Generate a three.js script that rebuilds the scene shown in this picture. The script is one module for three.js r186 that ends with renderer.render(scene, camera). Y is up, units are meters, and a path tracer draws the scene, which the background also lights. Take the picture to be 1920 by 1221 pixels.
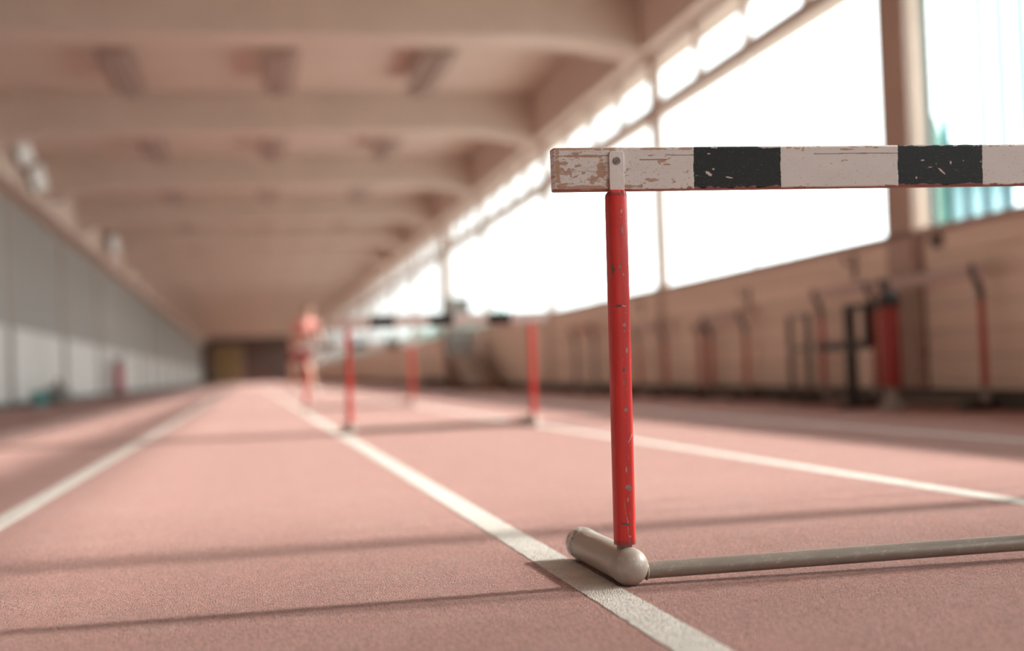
import * as THREE from 'three';
import { RoundedBoxGeometry } from 'three/addons/geometries/RoundedBoxGeometry.js';
import { mergeGeometries, mergeVertices, toCreasedNormals } from 'three/addons/utils/BufferGeometryUtils.js';

// ───────────────────────── camera, sky, sun, exposure ─────────────────────────
const W = 1920, H = 1221, F = 2641.7;
const scene = new THREE.Scene();
const camera = new THREE.PerspectiveCamera(2 * Math.atan(H / 2 / F) * 180 / Math.PI, W / H, 0.05, 600);
camera.position.set(0, 0.33, 0);
camera.rotation.order = 'YXZ';
camera.rotation.set(0.03132, -0.185416, -0.037225);
camera.focus = 2.16;
camera.userData.fStop = 1.75;
scene.background = new THREE.Color().setRGB(3.1, 3.4, 3.45);
const sun = new THREE.DirectionalLight(new THREE.Color().setRGB(1, 0.965, 0.93), 9.8);
sun.name = 'sun';
sun.position.set(1.71 * 20, 20, -0.105 * 20 - 15);
sun.target.position.set(0, 0, -15);
sun.castShadow = true;
sun.shadow.radius = 5.5;
sun.shadow.mapSize.set(4096, 4096);
Object.assign(sun.shadow.camera, { left: -75, right: 75, top: 45, bottom: -45, near: 1, far: 160 });
scene.add(sun, sun.target);
const renderer = new THREE.WebGLRenderer({ antialias: true });
renderer.toneMapping = THREE.LinearToneMapping;
renderer.toneMappingExposure = 1.36;
renderer.shadowMap.enabled = true;

// ───────────────────────── helpers ─────────────────────────
let seedState = 12345;
const rnd = () => { seedState = (seedState * 1664525 + 1013904223) >>> 0; return seedState / 4294967296; };
const rr = (a, b) => a + (b - a) * rnd();
const hash = (x, y, s = 0) => { let h = Math.imul(x | 0, 374761393) + Math.imul(y | 0, 668265263) + Math.imul(s | 0, 2147483647 ^ 974634541); h = Math.imul(h ^ (h >>> 13), 1274126177); return ((h ^ (h >>> 16)) >>> 0) / 4294967296; };
const mod = (a, n) => ((a % n) + n) % n;
function vnoise(x, y, s = 0, px = 0, py = 0) {           // value noise; px, py: period
  const x0 = Math.floor(x), y0 = Math.floor(y), fx = x - x0, fy = y - y0;
  const u = fx * fx * (3 - 2 * fx), v = fy * fy * (3 - 2 * fy);
  const X = (i) => (px ? mod(x0 + i, px) : x0 + i), Y = (i) => (py ? mod(y0 + i, py) : y0 + i);
  const a = hash(X(0), Y(0), s), b = hash(X(1), Y(0), s), c = hash(X(0), Y(1), s), d = hash(X(1), Y(1), s);
  return a + (b - a) * u + (c - a) * v + (a - b - c + d) * u * v;
}
function fbm(x, y, s = 0, oct = 4, p = 0) {
  let r = 0, a = 0.5, t = 0;
  for (let i = 0; i < oct; i++) { r += a * vnoise(x, y, s + i * 17, p, p); t += a; a *= 0.5; x *= 2; y *= 2; p *= 2; }
  return r / t;
}
const srgb = (c) => Math.round(255 * Math.min(1, Math.max(0, c <= 0.0031308 ? c * 12.92 : 1.055 * Math.pow(c, 1 / 2.4) - 0.055)));
function tex(w, h, fn, color = true, repeat = true) {    // fn(x, y) -> linear [r, g, b] or a height
  const d = new Uint8Array(w * h * 4);
  for (let y = 0; y < h; y++) for (let x = 0; x < w; x++) {
    const c = fn(x, y), o = (y * w + x) * 4;
    if (color) { d[o] = srgb(c[0]); d[o + 1] = srgb(c[1]); d[o + 2] = srgb(c[2]); } else { d[o] = d[o + 1] = d[o + 2] = Math.round(255 * Math.min(1, Math.max(0, c))); }
    d[o + 3] = 255;
  }
  const t = new THREE.DataTexture(d, w, h);
  t.magFilter = THREE.LinearFilter; t.minFilter = THREE.LinearMipmapLinearFilter; t.generateMipmaps = true;
  t.wrapS = t.wrapT = repeat ? THREE.RepeatWrapping : THREE.ClampToEdgeWrapping;
  if (color) t.colorSpace = THREE.SRGBColorSpace;
  t.needsUpdate = true;
  return t;
}
const col = (r, g, b) => new THREE.Color().setRGB(r, g, b);
const mix = (a, b, t) => a.map((v, i) => v + (b[i] - v) * t);
const smooth = (a, b, x) => { const t = Math.min(1, Math.max(0, (x - a) / (b - a))); return t * t * (3 - 2 * t); };
const mat = (name, rgb, rough = 0.7, extra = {}) => new THREE.MeshStandardMaterial({ name, color: rgb ? col(...rgb) : 0xffffff, roughness: rough, ...extra });

function metreUV(g, s = 1) {                              // uv in metres from the face direction
  const p = g.attributes.position, n = g.attributes.normal, uv = new Float32Array(p.count * 2);
  for (let i = 0; i < p.count; i++) {
    const ax = Math.abs(n.getX(i)), ay = Math.abs(n.getY(i)), az = Math.abs(n.getZ(i));
    const [a, b] = ay >= ax && ay >= az ? [p.getX(i), p.getZ(i)] : ax >= az ? [p.getZ(i), p.getY(i)] : [p.getX(i), p.getY(i)];
    uv[i * 2] = a * s; uv[i * 2 + 1] = b * s;
  }
  g.setAttribute('uv', new THREE.BufferAttribute(uv, 2));
  return g;
}
function box(x0, x1, y0, y1, z0, z1, r = 0) {
  const w = Math.abs(x1 - x0), h = Math.abs(y1 - y0), d = Math.abs(z1 - z0);
  const g = r ? new RoundedBoxGeometry(w, h, d, 2, r) : new THREE.BoxGeometry(w, h, d);
  g.translate((x0 + x1) / 2, (y0 + y1) / 2, (z0 + z1) / 2);
  return metreUV(g);
}
const V = (x, y, z) => new THREE.Vector3(x, y, z);
function tube(a, b, r0, r1 = r0, seg = 16, open = false) {       // a straight round bar from a to b
  const A = V(...a), B = V(...b), len = A.distanceTo(B);
  const g = new THREE.CylinderGeometry(r1, r0, len, seg, 1, open);
  g.applyQuaternion(new THREE.Quaternion().setFromUnitVectors(V(0, 1, 0), B.clone().sub(A).normalize()));
  const m = A.add(B).multiplyScalar(0.5);
  return g.translate(m.x, m.y, m.z);
}
function bent(points, r, seg = 24, rad = 10) { return new THREE.TubeGeometry(new THREE.CatmullRomCurve3(points.map((p) => V(...p)), false, 'centripetal'), seg, r, rad); }
function lathe(profile, seg = 32) { return new THREE.LatheGeometry(profile.map(([r, y]) => new THREE.Vector2(r, y)), seg); }
function merged(list) {
  const gs = list.map((g) => { const c = g.index ? g.toNonIndexed() : g.clone(); for (const k of Object.keys(c.attributes)) if (!['position', 'normal', 'uv'].includes(k)) c.deleteAttribute(k); return c; });
  return gs.length === 1 ? gs[0] : mergeGeometries(gs);
}
function mesh(name, geo, m, parent) {
  const o = new THREE.Mesh(Array.isArray(geo) ? merged(geo) : geo, m);
  o.name = name; o.castShadow = o.receiveShadow = true;
  if (parent) parent.add(o);
  return o;
}
const taken = new Map();
const numbered = (n) => { const k = taken.get(n) ?? 0; taken.set(n, k + 1); return k ? n + '_' + String(k).padStart(3, '0') : n; };
function tag(o, label, category, group) { o.userData.label = label; o.userData.category = category; if (group) o.userData.group = group; return o; }
function thing(name, label, category, pos = [0, 0, 0], group) {
  const g = new THREE.Group(); g.name = numbered(name); g.position.set(...pos);
  scene.add(g); return tag(g, label, category, group);
}
function single(name, label, category, geo, m, pos = [0, 0, 0], group) {
  const o = mesh(numbered(name), geo, m, scene); o.position.set(...pos); return tag(o, label, category, group);
}
function struct(name, geo, m) {
  const o = geo ? mesh(name, geo, m) : new THREE.Group();
  o.name = name; o.userData.kind = 'structure'; scene.add(o); return o;
}
function copy(src, pos, turn, label) {
  const c = src.clone(); c.name = numbered(src.name.replace(/_\d+$/, '')); c.position.set(...pos); c.rotation.y = turn; c.userData = { ...src.userData, label };
  scene.add(c); return c;
}

// ───────────────────────── textures and materials ─────────────────────────
// rubber track: granules about 3 mm across, a 0.8 m tile
const GN = 1024, GC = 210;
const granule = (() => {
  const hgt = new Float32Array(GN * GN), id = new Float32Array(GN * GN);
  for (let y = 0; y < GN; y++) for (let x = 0; x < GN; x++) {
    const fx = x / GN * GC, fy = y / GN * GC, ix = Math.floor(fx), iy = Math.floor(fy);
    let best = 9, second = 9, who = 0;
    for (let j = -1; j <= 1; j++) for (let i = -1; i <= 1; i++) {
      const cx = mod(ix + i, GC), cy = mod(iy + j, GC);
      const dx = ix + i + hash(cx, cy, 1) - fx, dy = iy + j + hash(cx, cy, 2) - fy, d = dx * dx + dy * dy;
      if (d < best) { second = best; best = d; who = hash(cx, cy, 3); } else if (d < second) second = d;
    }
    const e = Math.sqrt(second) - Math.sqrt(best);
    hgt[y * GN + x] = Math.min(1, e * 1.5) * (0.35 + 0.65 * who); id[y * GN + x] = who;
  }
  return { hgt, id };
})();
const patchy = (x, y) => fbm(x / GN * 8, y / GN * 8, 40, 4, 8);
const trackMap = tex(GN, GN, (x, y) => {
  const i = y * GN + x, k = granule.id[i], m = 0.66 + 0.68 * hash(Math.floor(k * 9999), 7) + 0.14 * (patchy(x, y) - 0.5);
  const dust = 0.10 * smooth(0.55, 0.75, patchy(x + 300, y + 90));
  return mix([0.41 * m, 0.182 * m, 0.148 * m], [0.5, 0.36, 0.31], dust);
});
const trackBump = tex(GN, GN, (x, y) => granule.hgt[y * GN + x], false);
const lineMap = tex(512, 512, (x, y) => {
  const f = fbm(x / 512 * 16, y / 512 * 16, 61, 4, 16), q = fbm(x / 512 * 90, y / 512 * 90, 62, 2, 90);
  const m = 0.86 + 0.2 * f - 0.16 * smooth(0.62, 0.8, q);
  return mix([0.74 * m, 0.675 * m, 0.61 * m], [0.46, 0.22, 0.17], 0.5 * smooth(0.66, 0.78, q * 0.7 + f * 0.3));
});
const plaster = tex(512, 512, (x, y) => { const f = fbm(x / 512 * 6, y / 512 * 6, 71, 5, 6), m = 0.93 + 0.14 * f; return [m * 0.96, m * 0.95, m * 0.94]; });
const plankTex = tex(512, 512, (x, y) => { const f = fbm(x / 512 * 4, y / 512 * 64, 81, 4, 4), m = 0.88 + 0.2 * f; return [m, m * 0.98, m * 0.95]; });
const scale = (t, sx, sy) => { const c = t.clone(); c.repeat.set(sx, sy); c.needsUpdate = true; return c; };

const M = {
  track: new THREE.MeshPhysicalMaterial({ name: 'track rubber', map: scale(trackMap, 1 / 0.8, 1 / 0.8), bumpMap: scale(trackBump, 1 / 0.8, 1 / 0.8), bumpScale: 0.0042, roughness: 0.8, sheen: 0.7, sheenRoughness: 0.5, sheenColor: col(1, 0.86, 0.82) }),
  line: new THREE.MeshStandardMaterial({ name: 'line paint', map: scale(lineMap, 1 / 0.5, 1 / 0.5), bumpMap: scale(trackBump, 1 / 0.8, 1 / 0.8), bumpScale: 0.0034, roughness: 0.7 }),
  ceiling: mat('ceiling paint', [0.67, 0.565, 0.49], 0.85, { map: scale(plaster, 0.4, 0.4) }),
  wallWarm: [mat('board a', [0.88, 0.735, 0.625], 0.75, { map: scale(plankTex, 0.5, 2) }), mat('board b', [0.84, 0.70, 0.595], 0.75, { map: scale(plankTex, 0.5, 2) }), mat('board c', [0.9, 0.755, 0.645], 0.75, { map: scale(plankTex, 0.5, 2) })],
  core: mat('wall core', [0.42, 0.31, 0.25], 0.85, { map: scale(plaster, 0.5, 0.5) }),
  column: mat('column paint', [0.50, 0.375, 0.31], 0.7, { map: scale(plaster, 0.5, 0.5) }),
  frame: mat('window frame', [0.46, 0.34, 0.28], 0.6),
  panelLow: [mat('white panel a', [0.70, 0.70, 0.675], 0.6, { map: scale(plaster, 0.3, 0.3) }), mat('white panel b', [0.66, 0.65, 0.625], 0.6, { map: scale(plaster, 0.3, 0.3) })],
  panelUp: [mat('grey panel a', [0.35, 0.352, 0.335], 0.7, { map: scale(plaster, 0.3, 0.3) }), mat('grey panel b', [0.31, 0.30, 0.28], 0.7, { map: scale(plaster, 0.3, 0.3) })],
  leftPost: mat('steel post', [0.30, 0.26, 0.23], 0.6),
  studPaint: mat('stud paint', [0.40, 0.33, 0.275], 0.7),
  kerb: mat('dark kerb', [0.075, 0.07, 0.065], 0.8, { map: scale(plaster, 0.6, 0.6) }),
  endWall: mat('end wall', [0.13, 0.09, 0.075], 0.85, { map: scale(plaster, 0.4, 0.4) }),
  olive: mat('olive door', [0.30, 0.21, 0.10], 0.7),
  glass: new THREE.MeshPhysicalMaterial({ name: 'glass', color: col(0.97, 0.99, 0.98), roughness: 0, metalness: 0, transmission: 1, thickness: 0, ior: 1.5 }),
  glassRib: new THREE.MeshPhysicalMaterial({ name: 'glass rib', color: col(0.07, 0.28, 0.31), roughness: 0.05, transmission: 1, thickness: 0, ior: 1.5 }),
  red: mat('red paint', [0.60, 0.03, 0.022], 0.42),
  padRed: mat('dark red vinyl', [0.36, 0.05, 0.04], 0.6),
  redOld: mat('old red paint', [0.42, 0.045, 0.035], 0.55),
  blackPlastic: mat('black plastic', [0.02, 0.02, 0.019], 0.5),
  greySteel: mat('grey steel', [0.34, 0.31, 0.28], 0.5, { metalness: 0.3 }),
  lampBody: mat('lamp body', [0.26, 0.20, 0.17], 0.6),
  luminaire: mat('luminaire paint', [0.40, 0.31, 0.255], 0.6),
  lampTube: mat('unlit tube', [0.45, 0.39, 0.35], 0.4),
  whiteEnamel: mat('white enamel', [0.82, 0.84, 0.82], 0.35),
  pinkBoard: mat('faded pink board', [0.50, 0.27, 0.235], 0.7),
  brownMat: mat('brown vinyl', [0.15, 0.072, 0.038], 0.8),
  greyBox: mat('grey cover', [0.27, 0.25, 0.225], 0.75),
  skin: mat('skin', [0.62, 0.36, 0.26], 0.55),
  hair: mat('hair', [0.20, 0.11, 0.06], 0.6),
  redTop: mat('red top', [0.72, 0.29, 0.25], 0.8),
  maroon: mat('maroon shorts', [0.24, 0.03, 0.035], 0.8),
  shoe: mat('white shoe', [0.7, 0.68, 0.66], 0.6),
  screw: mat('screw', [0.20, 0.17, 0.15], 0.45, { metalness: 0.7 }),
  leaf: mat('foliage', [0.07, 0.19, 0.15], 0.7),
  leafPale: mat('pale foliage', [0.16, 0.30, 0.24], 0.7),
  bark: mat('bark', [0.12, 0.09, 0.07], 0.9),
  outside: mat('pavement', [0.42, 0.42, 0.40], 0.9, { map: scale(plaster, 0.2, 0.2) }),
  teal: mat('teal plastic', [0.12, 0.36, 0.36], 0.5),
  redPad: mat('faded red vinyl', [0.50, 0.16, 0.17], 0.6),
  greyBag: mat('grey canvas', [0.20, 0.195, 0.185], 0.85),
};

// ───────────────────────── the hall ─────────────────────────
const XR = 4.2, XL = -3.78, Z0 = 24.2, Z1 = -120.5, BAY = 5.48, COL0 = 8.51;      // columns at depth COL0 + k * BAY
const NB0 = -6, NB1 = 20;                                                        // bays k: depth COL0 + k*BAY .. COL0 + (k+1)*BAY
const zc = (k) => -(COL0 + k * BAY);
struct('floor', box(XL - 0.3, XR + 0.3, -0.25, 0, Z1 - 0.4, Z0 + 0.4), M.track);

// lane lines: thin coats of paint with slightly uneven edges
function laneLine(x, name) {
  const pos = [], uv = [], idx = [], n = 900, w = 0.0325;
  let z = 22;
  const zs = [];
  for (let i = 0; i < n && z > -118; i++) { zs.push(z); z -= z > 0 ? 1 : z > -6 ? 0.012 : z > -20 ? 0.2 : 2; }
  zs.push(-118);
  zs.forEach((zz, i) => {
    const a = zz > -6 ? 0.0016 * (vnoise(zz * 160, x * 31, 5) - 0.5) * 2 + 0.0016 * (vnoise(zz * 40, x * 13, 6) - 0.5) : 0, b = zz > -6 ? 0.0016 * (vnoise(zz * 160, x * 47, 8) - 0.5) * 2 : 0;
    for (const [px, py] of [[x - w + a, 0.0001], [x - w + a + 0.0006, 0.0012], [x + w + b - 0.0006, 0.0012], [x + w + b, 0.0001]]) { pos.push(px, py, zz); uv.push(px, zz); }
    if (i) for (let k = 0; k < 3; k++) { const p = (i - 1) * 4 + k, q = i * 4 + k; idx.push(p, p + 1, q, p + 1, q + 1, q); }
  });
  const g = new THREE.BufferGeometry();
  g.setAttribute('position', new THREE.Float32BufferAttribute(pos, 3)); g.setAttribute('uv', new THREE.Float32BufferAttribute(uv, 2)); g.setIndex(idx); g.computeVertexNormals();
  const o = mesh(name, g, M.line, scene); o.userData.kind = 'structure'; return o;
}
[-1.745, -0.615, 0.5, 1.65, 2.78].forEach((x, i) => { const o = laneLine(x, 'trim_' + (i + 1)); o.userData.label = ['cream lane line furthest left, near the panelled wall', 'cream lane line left of the empty lane', 'cream lane line running under the foot of the near hurdle', 'cream lane line crossing behind the near hurdle to the right edge', 'faint lane line in the shade by the windowed wall'][i]; });

// ceiling: slab, cross beams with curved haunches, edge beams
struct('ceiling', box(XL - 0.3, XR + 0.35, 4.2, 4.5, Z1 - 0.4, Z0 + 0.4), M.ceiling);
struct('trim_6', box(4.04, XR + 0.3, 3.54, 4.2, Z1, Z0), M.ceiling).userData.label = 'edge beam over the windows';
struct('trim_7', box(XL - 0.25, -3.42, 3.42, 4.2, Z1, Z0), M.ceiling).userData.label = 'edge beam over the panelled wall';
{
  const s = new THREE.Shape();
  s.moveTo(-3.43, 4.21); s.lineTo(-3.43, 3.5); s.bezierCurveTo(-3.1, 3.62, -2.75, 3.7, -2.3, 3.71); s.lineTo(2.8, 3.71); s.bezierCurveTo(3.3, 3.7, 3.7, 3.64, 4.05, 3.55); s.lineTo(4.05, 4.21); s.closePath();
  const g = new THREE.ExtrudeGeometry(s, { depth: 0.55, bevelEnabled: true, bevelSize: 0.02, bevelThickness: 0.02, bevelSegments: 2, curveSegments: 10 });
  metreUV(g);
  for (let k = NB0; k <= NB1 - 1; k++) { const b = struct('trim_' + (14 + k), g, M.ceiling); b.position.z = zc(k) - 0.375; b.userData.label = 'ceiling beam with curved ends'; }
}
// wall under the windows: core, planks, columns, transom
const wallR = struct('wall_right');
mesh('core', [box(XR + 0.03, XR + 0.3, 0, 1.08, Z1, Z0)], M.core, wallR);
{
  const rows = 7, h = 1.09 / rows, g = box(XR - 0.0, XR + 0.03, 0.003, h - 0.003, -BAY + 0.006, -0.006, 0.003);
  for (let k = NB0; k < NB1; k++) for (let r = 0; r < rows; r++) {
    const p = mesh('plank', g, M.wallWarm[Math.floor(hash(k, r, 4) * 3)], wallR); p.position.set(-0.004 * hash(k, r, 9), r * h, zc(k));
  }
  mesh('sill', box(XR - 0.03, XR + 0.3, 1.085, 1.125, Z1, Z0, 0.008), M.frame, wallR);
  mesh('lintel', box(XR - 0.0, XR + 0.3, 3.50, 3.545, Z1, Z0), M.frame, wallR);
  mesh('transom', box(XR - 0.01, XR + 0.2, 2.92, 3.02, Z1, Z0, 0.008), M.frame, wallR);
  const thick = box(XR - 0.03, XR + 0.16, 0, 3.545, -0.19, 0.19, 0.012), thin = box(XR - 0.02, XR + 0.07, 0, 3.545, -0.095, 0.095, 0.008), slim = box(XR - 0.02, XR + 0.07, 0, 3.545, -0.05, 0.05, 0.006);
  for (let k = NB0; k <= NB1; k++) mesh('column', k === -1 ? slim : mod(k, 4) ? thin : thick, M.column, wallR).position.z = zc(k);
}
struct('baseboard_right', box(XR - 0.055, XR + 0.01, 0, 0.115, Z1, Z0, 0.01), M.kerb);
// windows: one per bay, vertical glass channels below the transom in the two near bays, plain panes beyond
let wn = 0;
for (let k = NB0; k < NB1; k++) {
  const win = struct('window_' + (++wn)); win.position.z = zc(k);
  const ribbed = k === -1, glass = M.glass;
  const n = ribbed ? 24 : 2, m4 = 4, half = (i) => (i === -1 ? 0.05 : mod(i, 4) ? 0.095 : 0.19), a = half(k), b = half(k + 1), len = BAY - a - b, w = len / n, w4 = len / m4;
  const g = box(XR + 0.03, XR + 0.036, 1.12, 2.925, -w / 2, w / 2), rib = box(XR - 0.015, XR + 0.03, 1.12, 2.925, -0.007, 0.007), mu = box(XR + 0.022, XR + 0.045, 1.12, 2.925, -0.011, 0.011);
  for (let i = 0; i < n; i++) {
    const p = mesh('pane', g, glass, win); p.position.z = -a - w * (i + 0.5);
    if (ribbed && i) mesh('glass_rib', rib, M.glassRib, p).position.z = w / 2;
  }
  if (!ribbed) mesh('mullion', mu, M.whiteEnamel, win).position.z = -a - len / 2;
  const gu = box(XR + 0.03, XR + 0.036, 3.005, 3.505, -w4 / 2, w4 / 2), mg = box(XR + 0.0, XR + 0.07, 3.005, 3.505, -0.02, 0.02);
  for (let i = 0; i < m4; i++) {
    mesh('upper_pane', gu, glass, win).position.z = -a - w4 * (i + 0.5);
    if (i) mesh('mullion', mg, M.frame, win).position.z = -a - w4 * i;
  }
}
// panelled wall opposite
const wallL = struct('wall_left');
mesh('core', box(XL - 0.3, XL - 0.04, 0, 4.2, Z1, Z0), M.core, wallL);
{
  const L = 6.8, n = 3, w = (L - 0.22) / n;
  const lo = box(XL - 0.04, XL, 0.1, 1.33, -w / 2 + 0.012, w / 2 - 0.012, 0.006), up = box(XL - 0.05, XL - 0.015, 1.36, 3.44, -w / 2 + 0.012, w / 2 - 0.012, 0.006), post = box(XL - 0.05, XL + 0.05, 0, 1.34, -0.11, 0.11, 0.01), stud = box(XL - 0.05, XL + 0.02, 1.34, 3.44, -0.11, 0.11, 0.01), rail = box(XL - 0.04, XL + 0.01, 1.325, 1.365, -L + 0.11, -0.11);
  for (let k = -7; k < 15; k++) {
    const z = -(23.8 + (k - 1) * L);
    if (z > Z0 - 0.2) continue;
    mesh('post', post, M.leftPost, wallL).position.z = z;
    mesh('stud', stud, M.studPaint, wallL).position.z = z;
    if (z - L < Z1) continue;
    mesh('rail', rail, M.leftPost, wallL).position.z = z;
    for (let i = 0; i < n; i++) {
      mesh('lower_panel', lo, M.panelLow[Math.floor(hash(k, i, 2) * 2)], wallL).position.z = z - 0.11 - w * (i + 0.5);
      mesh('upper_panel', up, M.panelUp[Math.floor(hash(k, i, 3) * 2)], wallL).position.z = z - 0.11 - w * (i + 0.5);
    }
  }
}
struct('baseboard_left', box(XL - 0.02, XL + 0.12, 0, 0.1, Z1, Z0, 0.01), M.kerb);
const wallF = struct('wall_far');
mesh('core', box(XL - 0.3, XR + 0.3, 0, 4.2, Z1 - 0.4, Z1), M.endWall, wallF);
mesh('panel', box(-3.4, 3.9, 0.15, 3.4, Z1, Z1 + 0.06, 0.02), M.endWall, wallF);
struct('wall_back', box(XL - 0.3, XR + 0.3, 0, 4.2, Z0, Z0 + 0.4), M.core);
const door = struct('door_1');
mesh('leaf', box(-2.95, -1.78, 0.0, 3.1, Z1 + 0.06, Z1 + 0.13, 0.01), M.olive, door);
mesh('leaf', box(-1.75, -0.6, 0.0, 3.1, Z1 + 0.06, Z1 + 0.13, 0.01), M.olive, door);
mesh('handle', tube([-1.88, 1.0, Z1 + 0.17], [-1.88, 1.3, Z1 + 0.17], 0.02), M.greySteel, door);
mesh('frame', [box(-3.1, -2.97, 0, 3.25, Z1 + 0.05, Z1 + 0.15), box(-0.58, -0.45, 0, 3.25, Z1 + 0.05, Z1 + 0.15), box(-3.1, -0.45, 3.12, 3.25, Z1 + 0.05, Z1 + 0.15)], M.leftPost, door);

// ───────────────────────── hurdles ─────────────────────────
const BL = 1.257, BH = 0.066, BT = 0.023;
const stripes = [0.221, 0.362, 0.558, 0.703, 0.899, 1.04];            // black from 0 to 1, 2 to 3, 4 to 5
const barMap = (() => {
  const w = 2048, h = 192;
  const chips = [[0.244, 0.36, 0.006, 0.003, 0.5], [0.252, 0.46, 0.002, 0.0015, 0], [0.277, 0.26, 0.006, 0.0012, 0.2], [0.632, 0.35, 0.006, 0.0022, 0.8], [0.648, 0.55, 0.0014, 0.003, 0.2], [0.612, 0.45, 0.004, 0.0008, 0], [0.588, 0.2, 0.0016, 0.0018, 0], [0.6, 0.62, 0.003, 0.0012, 0], [0.67, 0.6, 0.001, 0.001, 0], [0.246, 0.82, 0.003, 0.001, 0], [0.7, 0.57, 0.0012, 0.0012, 0.3], [0.94, 0.5, 0.005, 0.0015, 0.3], [1.0, 0.3, 0.002, 0.002, 0]];
  const browns = [[0.172, 0.66, 0.009, 0.0042], [0.176, 0.58, 0.007, 0.002], [0.153, 0.23, 0.0095, 0.0032], [0.045, 0.79, 0.03, 0.0022], [0.015, 0.63, 0.008, 0.003], [0.03, 0.96, 0.04, 0.002], [0.11, 0.08, 0.025, 0.003], [0.16, 0.95, 0.02, 0.0018], [0.21, 0.95, 0.013, 0.002], [0.075, 0.5, 0.008, 0.015], [0.062, 0.26, 0.01, 0.004], [0.05, 0.06, 0.035, 0.0035], [0.088, 0.14, 0.008, 0.009], [0.012, 0.1, 0.008, 0.006], [0.006, 0.5, 0.004, 0.03], [0.035, 0.84, 0.008, 0.003], [0.39, 0.93, 0.008, 0.0012], [0.47, 0.9, 0.012, 0.0014], [0.52, 0.94, 0.006, 0.0016], [0.5, 0.79, 0.014, 0.0009]];
  const v0 = 0.12, v1 = 0.88;
  return tex(w, h, (px, py) => {
    const x = px / w * BL, v = py / h, y = (v - v0) / (v1 - v0);     // y: 0 bottom to 1 top of the front face
    const ym = y * BH, wob = 0.0025 * (vnoise(y * 6, 3, 11) - 0.5) + 0.0008 * (vnoise(y * 30, 9, 12) - 0.5);
    const grain = vnoise(x * 26, ym * 1500, 21) * 0.6 + vnoise(x * 60, ym * 3200, 22) * 0.4;
    const wood = mix([0.40, 0.205, 0.125], [0.54, 0.32, 0.215], grain);
    const inBlack = (x + wob > stripes[0] && x + wob < stripes[1]) || (x + wob > stripes[2] && x + wob < stripes[3]) || (x + wob > stripes[4] && x + wob < stripes[5]);
    const under = [0.34, 0.12, 0.105];
    if (v < v0 * 0.9) return mix(under, wood, 0.5 * smooth(0.55, 0.7, fbm(x * 40, v * 30, 25)));
    const f = fbm(x * 85, ym * 190, 31, 5), fine = fbm(x * 380, ym * 900, 33, 3), wide = fbm(x * 16, ym * 60, 35, 3);
    const endness = Math.max(1 - smooth(0.02, 0.24, x), 1 - smooth(0.02, 0.2, BL - x));
    const edge = Math.max(smooth(0.86, 1.0, y), 1 - smooth(0.0, 0.1, y));
    let c;
    if (inBlack) {
      const g = 0.006 + 0.008 * smooth(0.55, 0.8, grain) + 0.012 * smooth(0.62, 0.75, fine);
      c = [g * 1.02, g * 1.08, g * 1.02];
      c = mix(c, [0.42, 0.33, 0.30], smooth(0.665, 0.70, f * 0.55 + wide * 0.3 + 0.27 * smooth(0.86, 1, y)));
      c = mix(c, [0.12, 0.11, 0.10], 0.7 * smooth(0.76, 0.8, fine));
      c = mix(c, under, smooth(0.5, 0.56, f * 0.6 + 0.34 * (1 - smooth(0, 0.09, y))));
      for (const [cx, cy, rx, ry, sl] of chips) { const dx = (x - cx) / rx, dy = ((y - cy) * BH + sl * (x - cx)) / ry, d = dx * dx + dy * dy + 1.6 * (fine - 0.5); if (d < 1) c = mix([0.62, 0.5, 0.46], wood, d > 0.75 ? 0.6 : 0); }
    } else {
      const m = 0.94 + 0.08 * wide + 0.03 * (grain - 0.5);
      c = [0.78 * m, 0.70 * m, 0.66 * m];
      const crack = Math.abs(y - 0.80 - 0.012 * (vnoise(x * 20, 1, 51) - 0.5) * 2), crack2 = Math.abs(y - 0.69 - 0.008 * vnoise(x * 25, 2, 52)), crack3 = Math.abs(y - 0.42 - 0.02 * vnoise(x * 22, 2, 53));
      if (crack < 0.011 && vnoise(x * 18, 7, 54) > 0.3 && x < 0.6) c = mix(c, [0.20, 0.11, 0.08], 0.75);
      if (crack2 < 0.012 && x > 0.135 && x < 0.178) c = mix(c, [0.15, 0.09, 0.07], 0.8);
      if (crack3 < 0.009 && x < 0.09) c = mix(c, [0.30, 0.17, 0.12], 0.5);
      const t = f * 0.62 + fine * 0.16 + wide * 0.22 + endness * 0.10 + edge * 0.10;
      c = mix(c, wood, 0.9 * smooth(0.675, 0.70, t));
      c = mix(c, [0.52, 0.40, 0.35], 0.5 * endness * smooth(0.5, 0.62, fine * 0.5 + wide * 0.5));
      c = mix(c, [0.30, 0.2, 0.16], 0.65 * smooth(0.73, 0.76, fine * 0.8 + f * 0.2 + 0.03 * endness));
      c = mix(c, under, 0.85 * smooth(0.60, 0.64, f * 0.55 + wide * 0.15 + 0.30 * (1 - smooth(0, 0.11, y))));
      for (const [cx, cy, rx, ry] of browns) { const dx = (x - cx) / rx, dy = (y - cy) * BH / ry, d = dx * dx + dy * dy + 2.6 * (f - 0.5) + 1.6 * (fine - 0.5); if (d < 0.75) c = mix(c, wood, 0.92); }
    }
    return c;
  }, true, false);
})();
const barMat = new THREE.MeshStandardMaterial({ name: 'painted timber', map: barMap, bumpMap: barMap, bumpScale: 0.0005, roughness: 0.62 });
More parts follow.
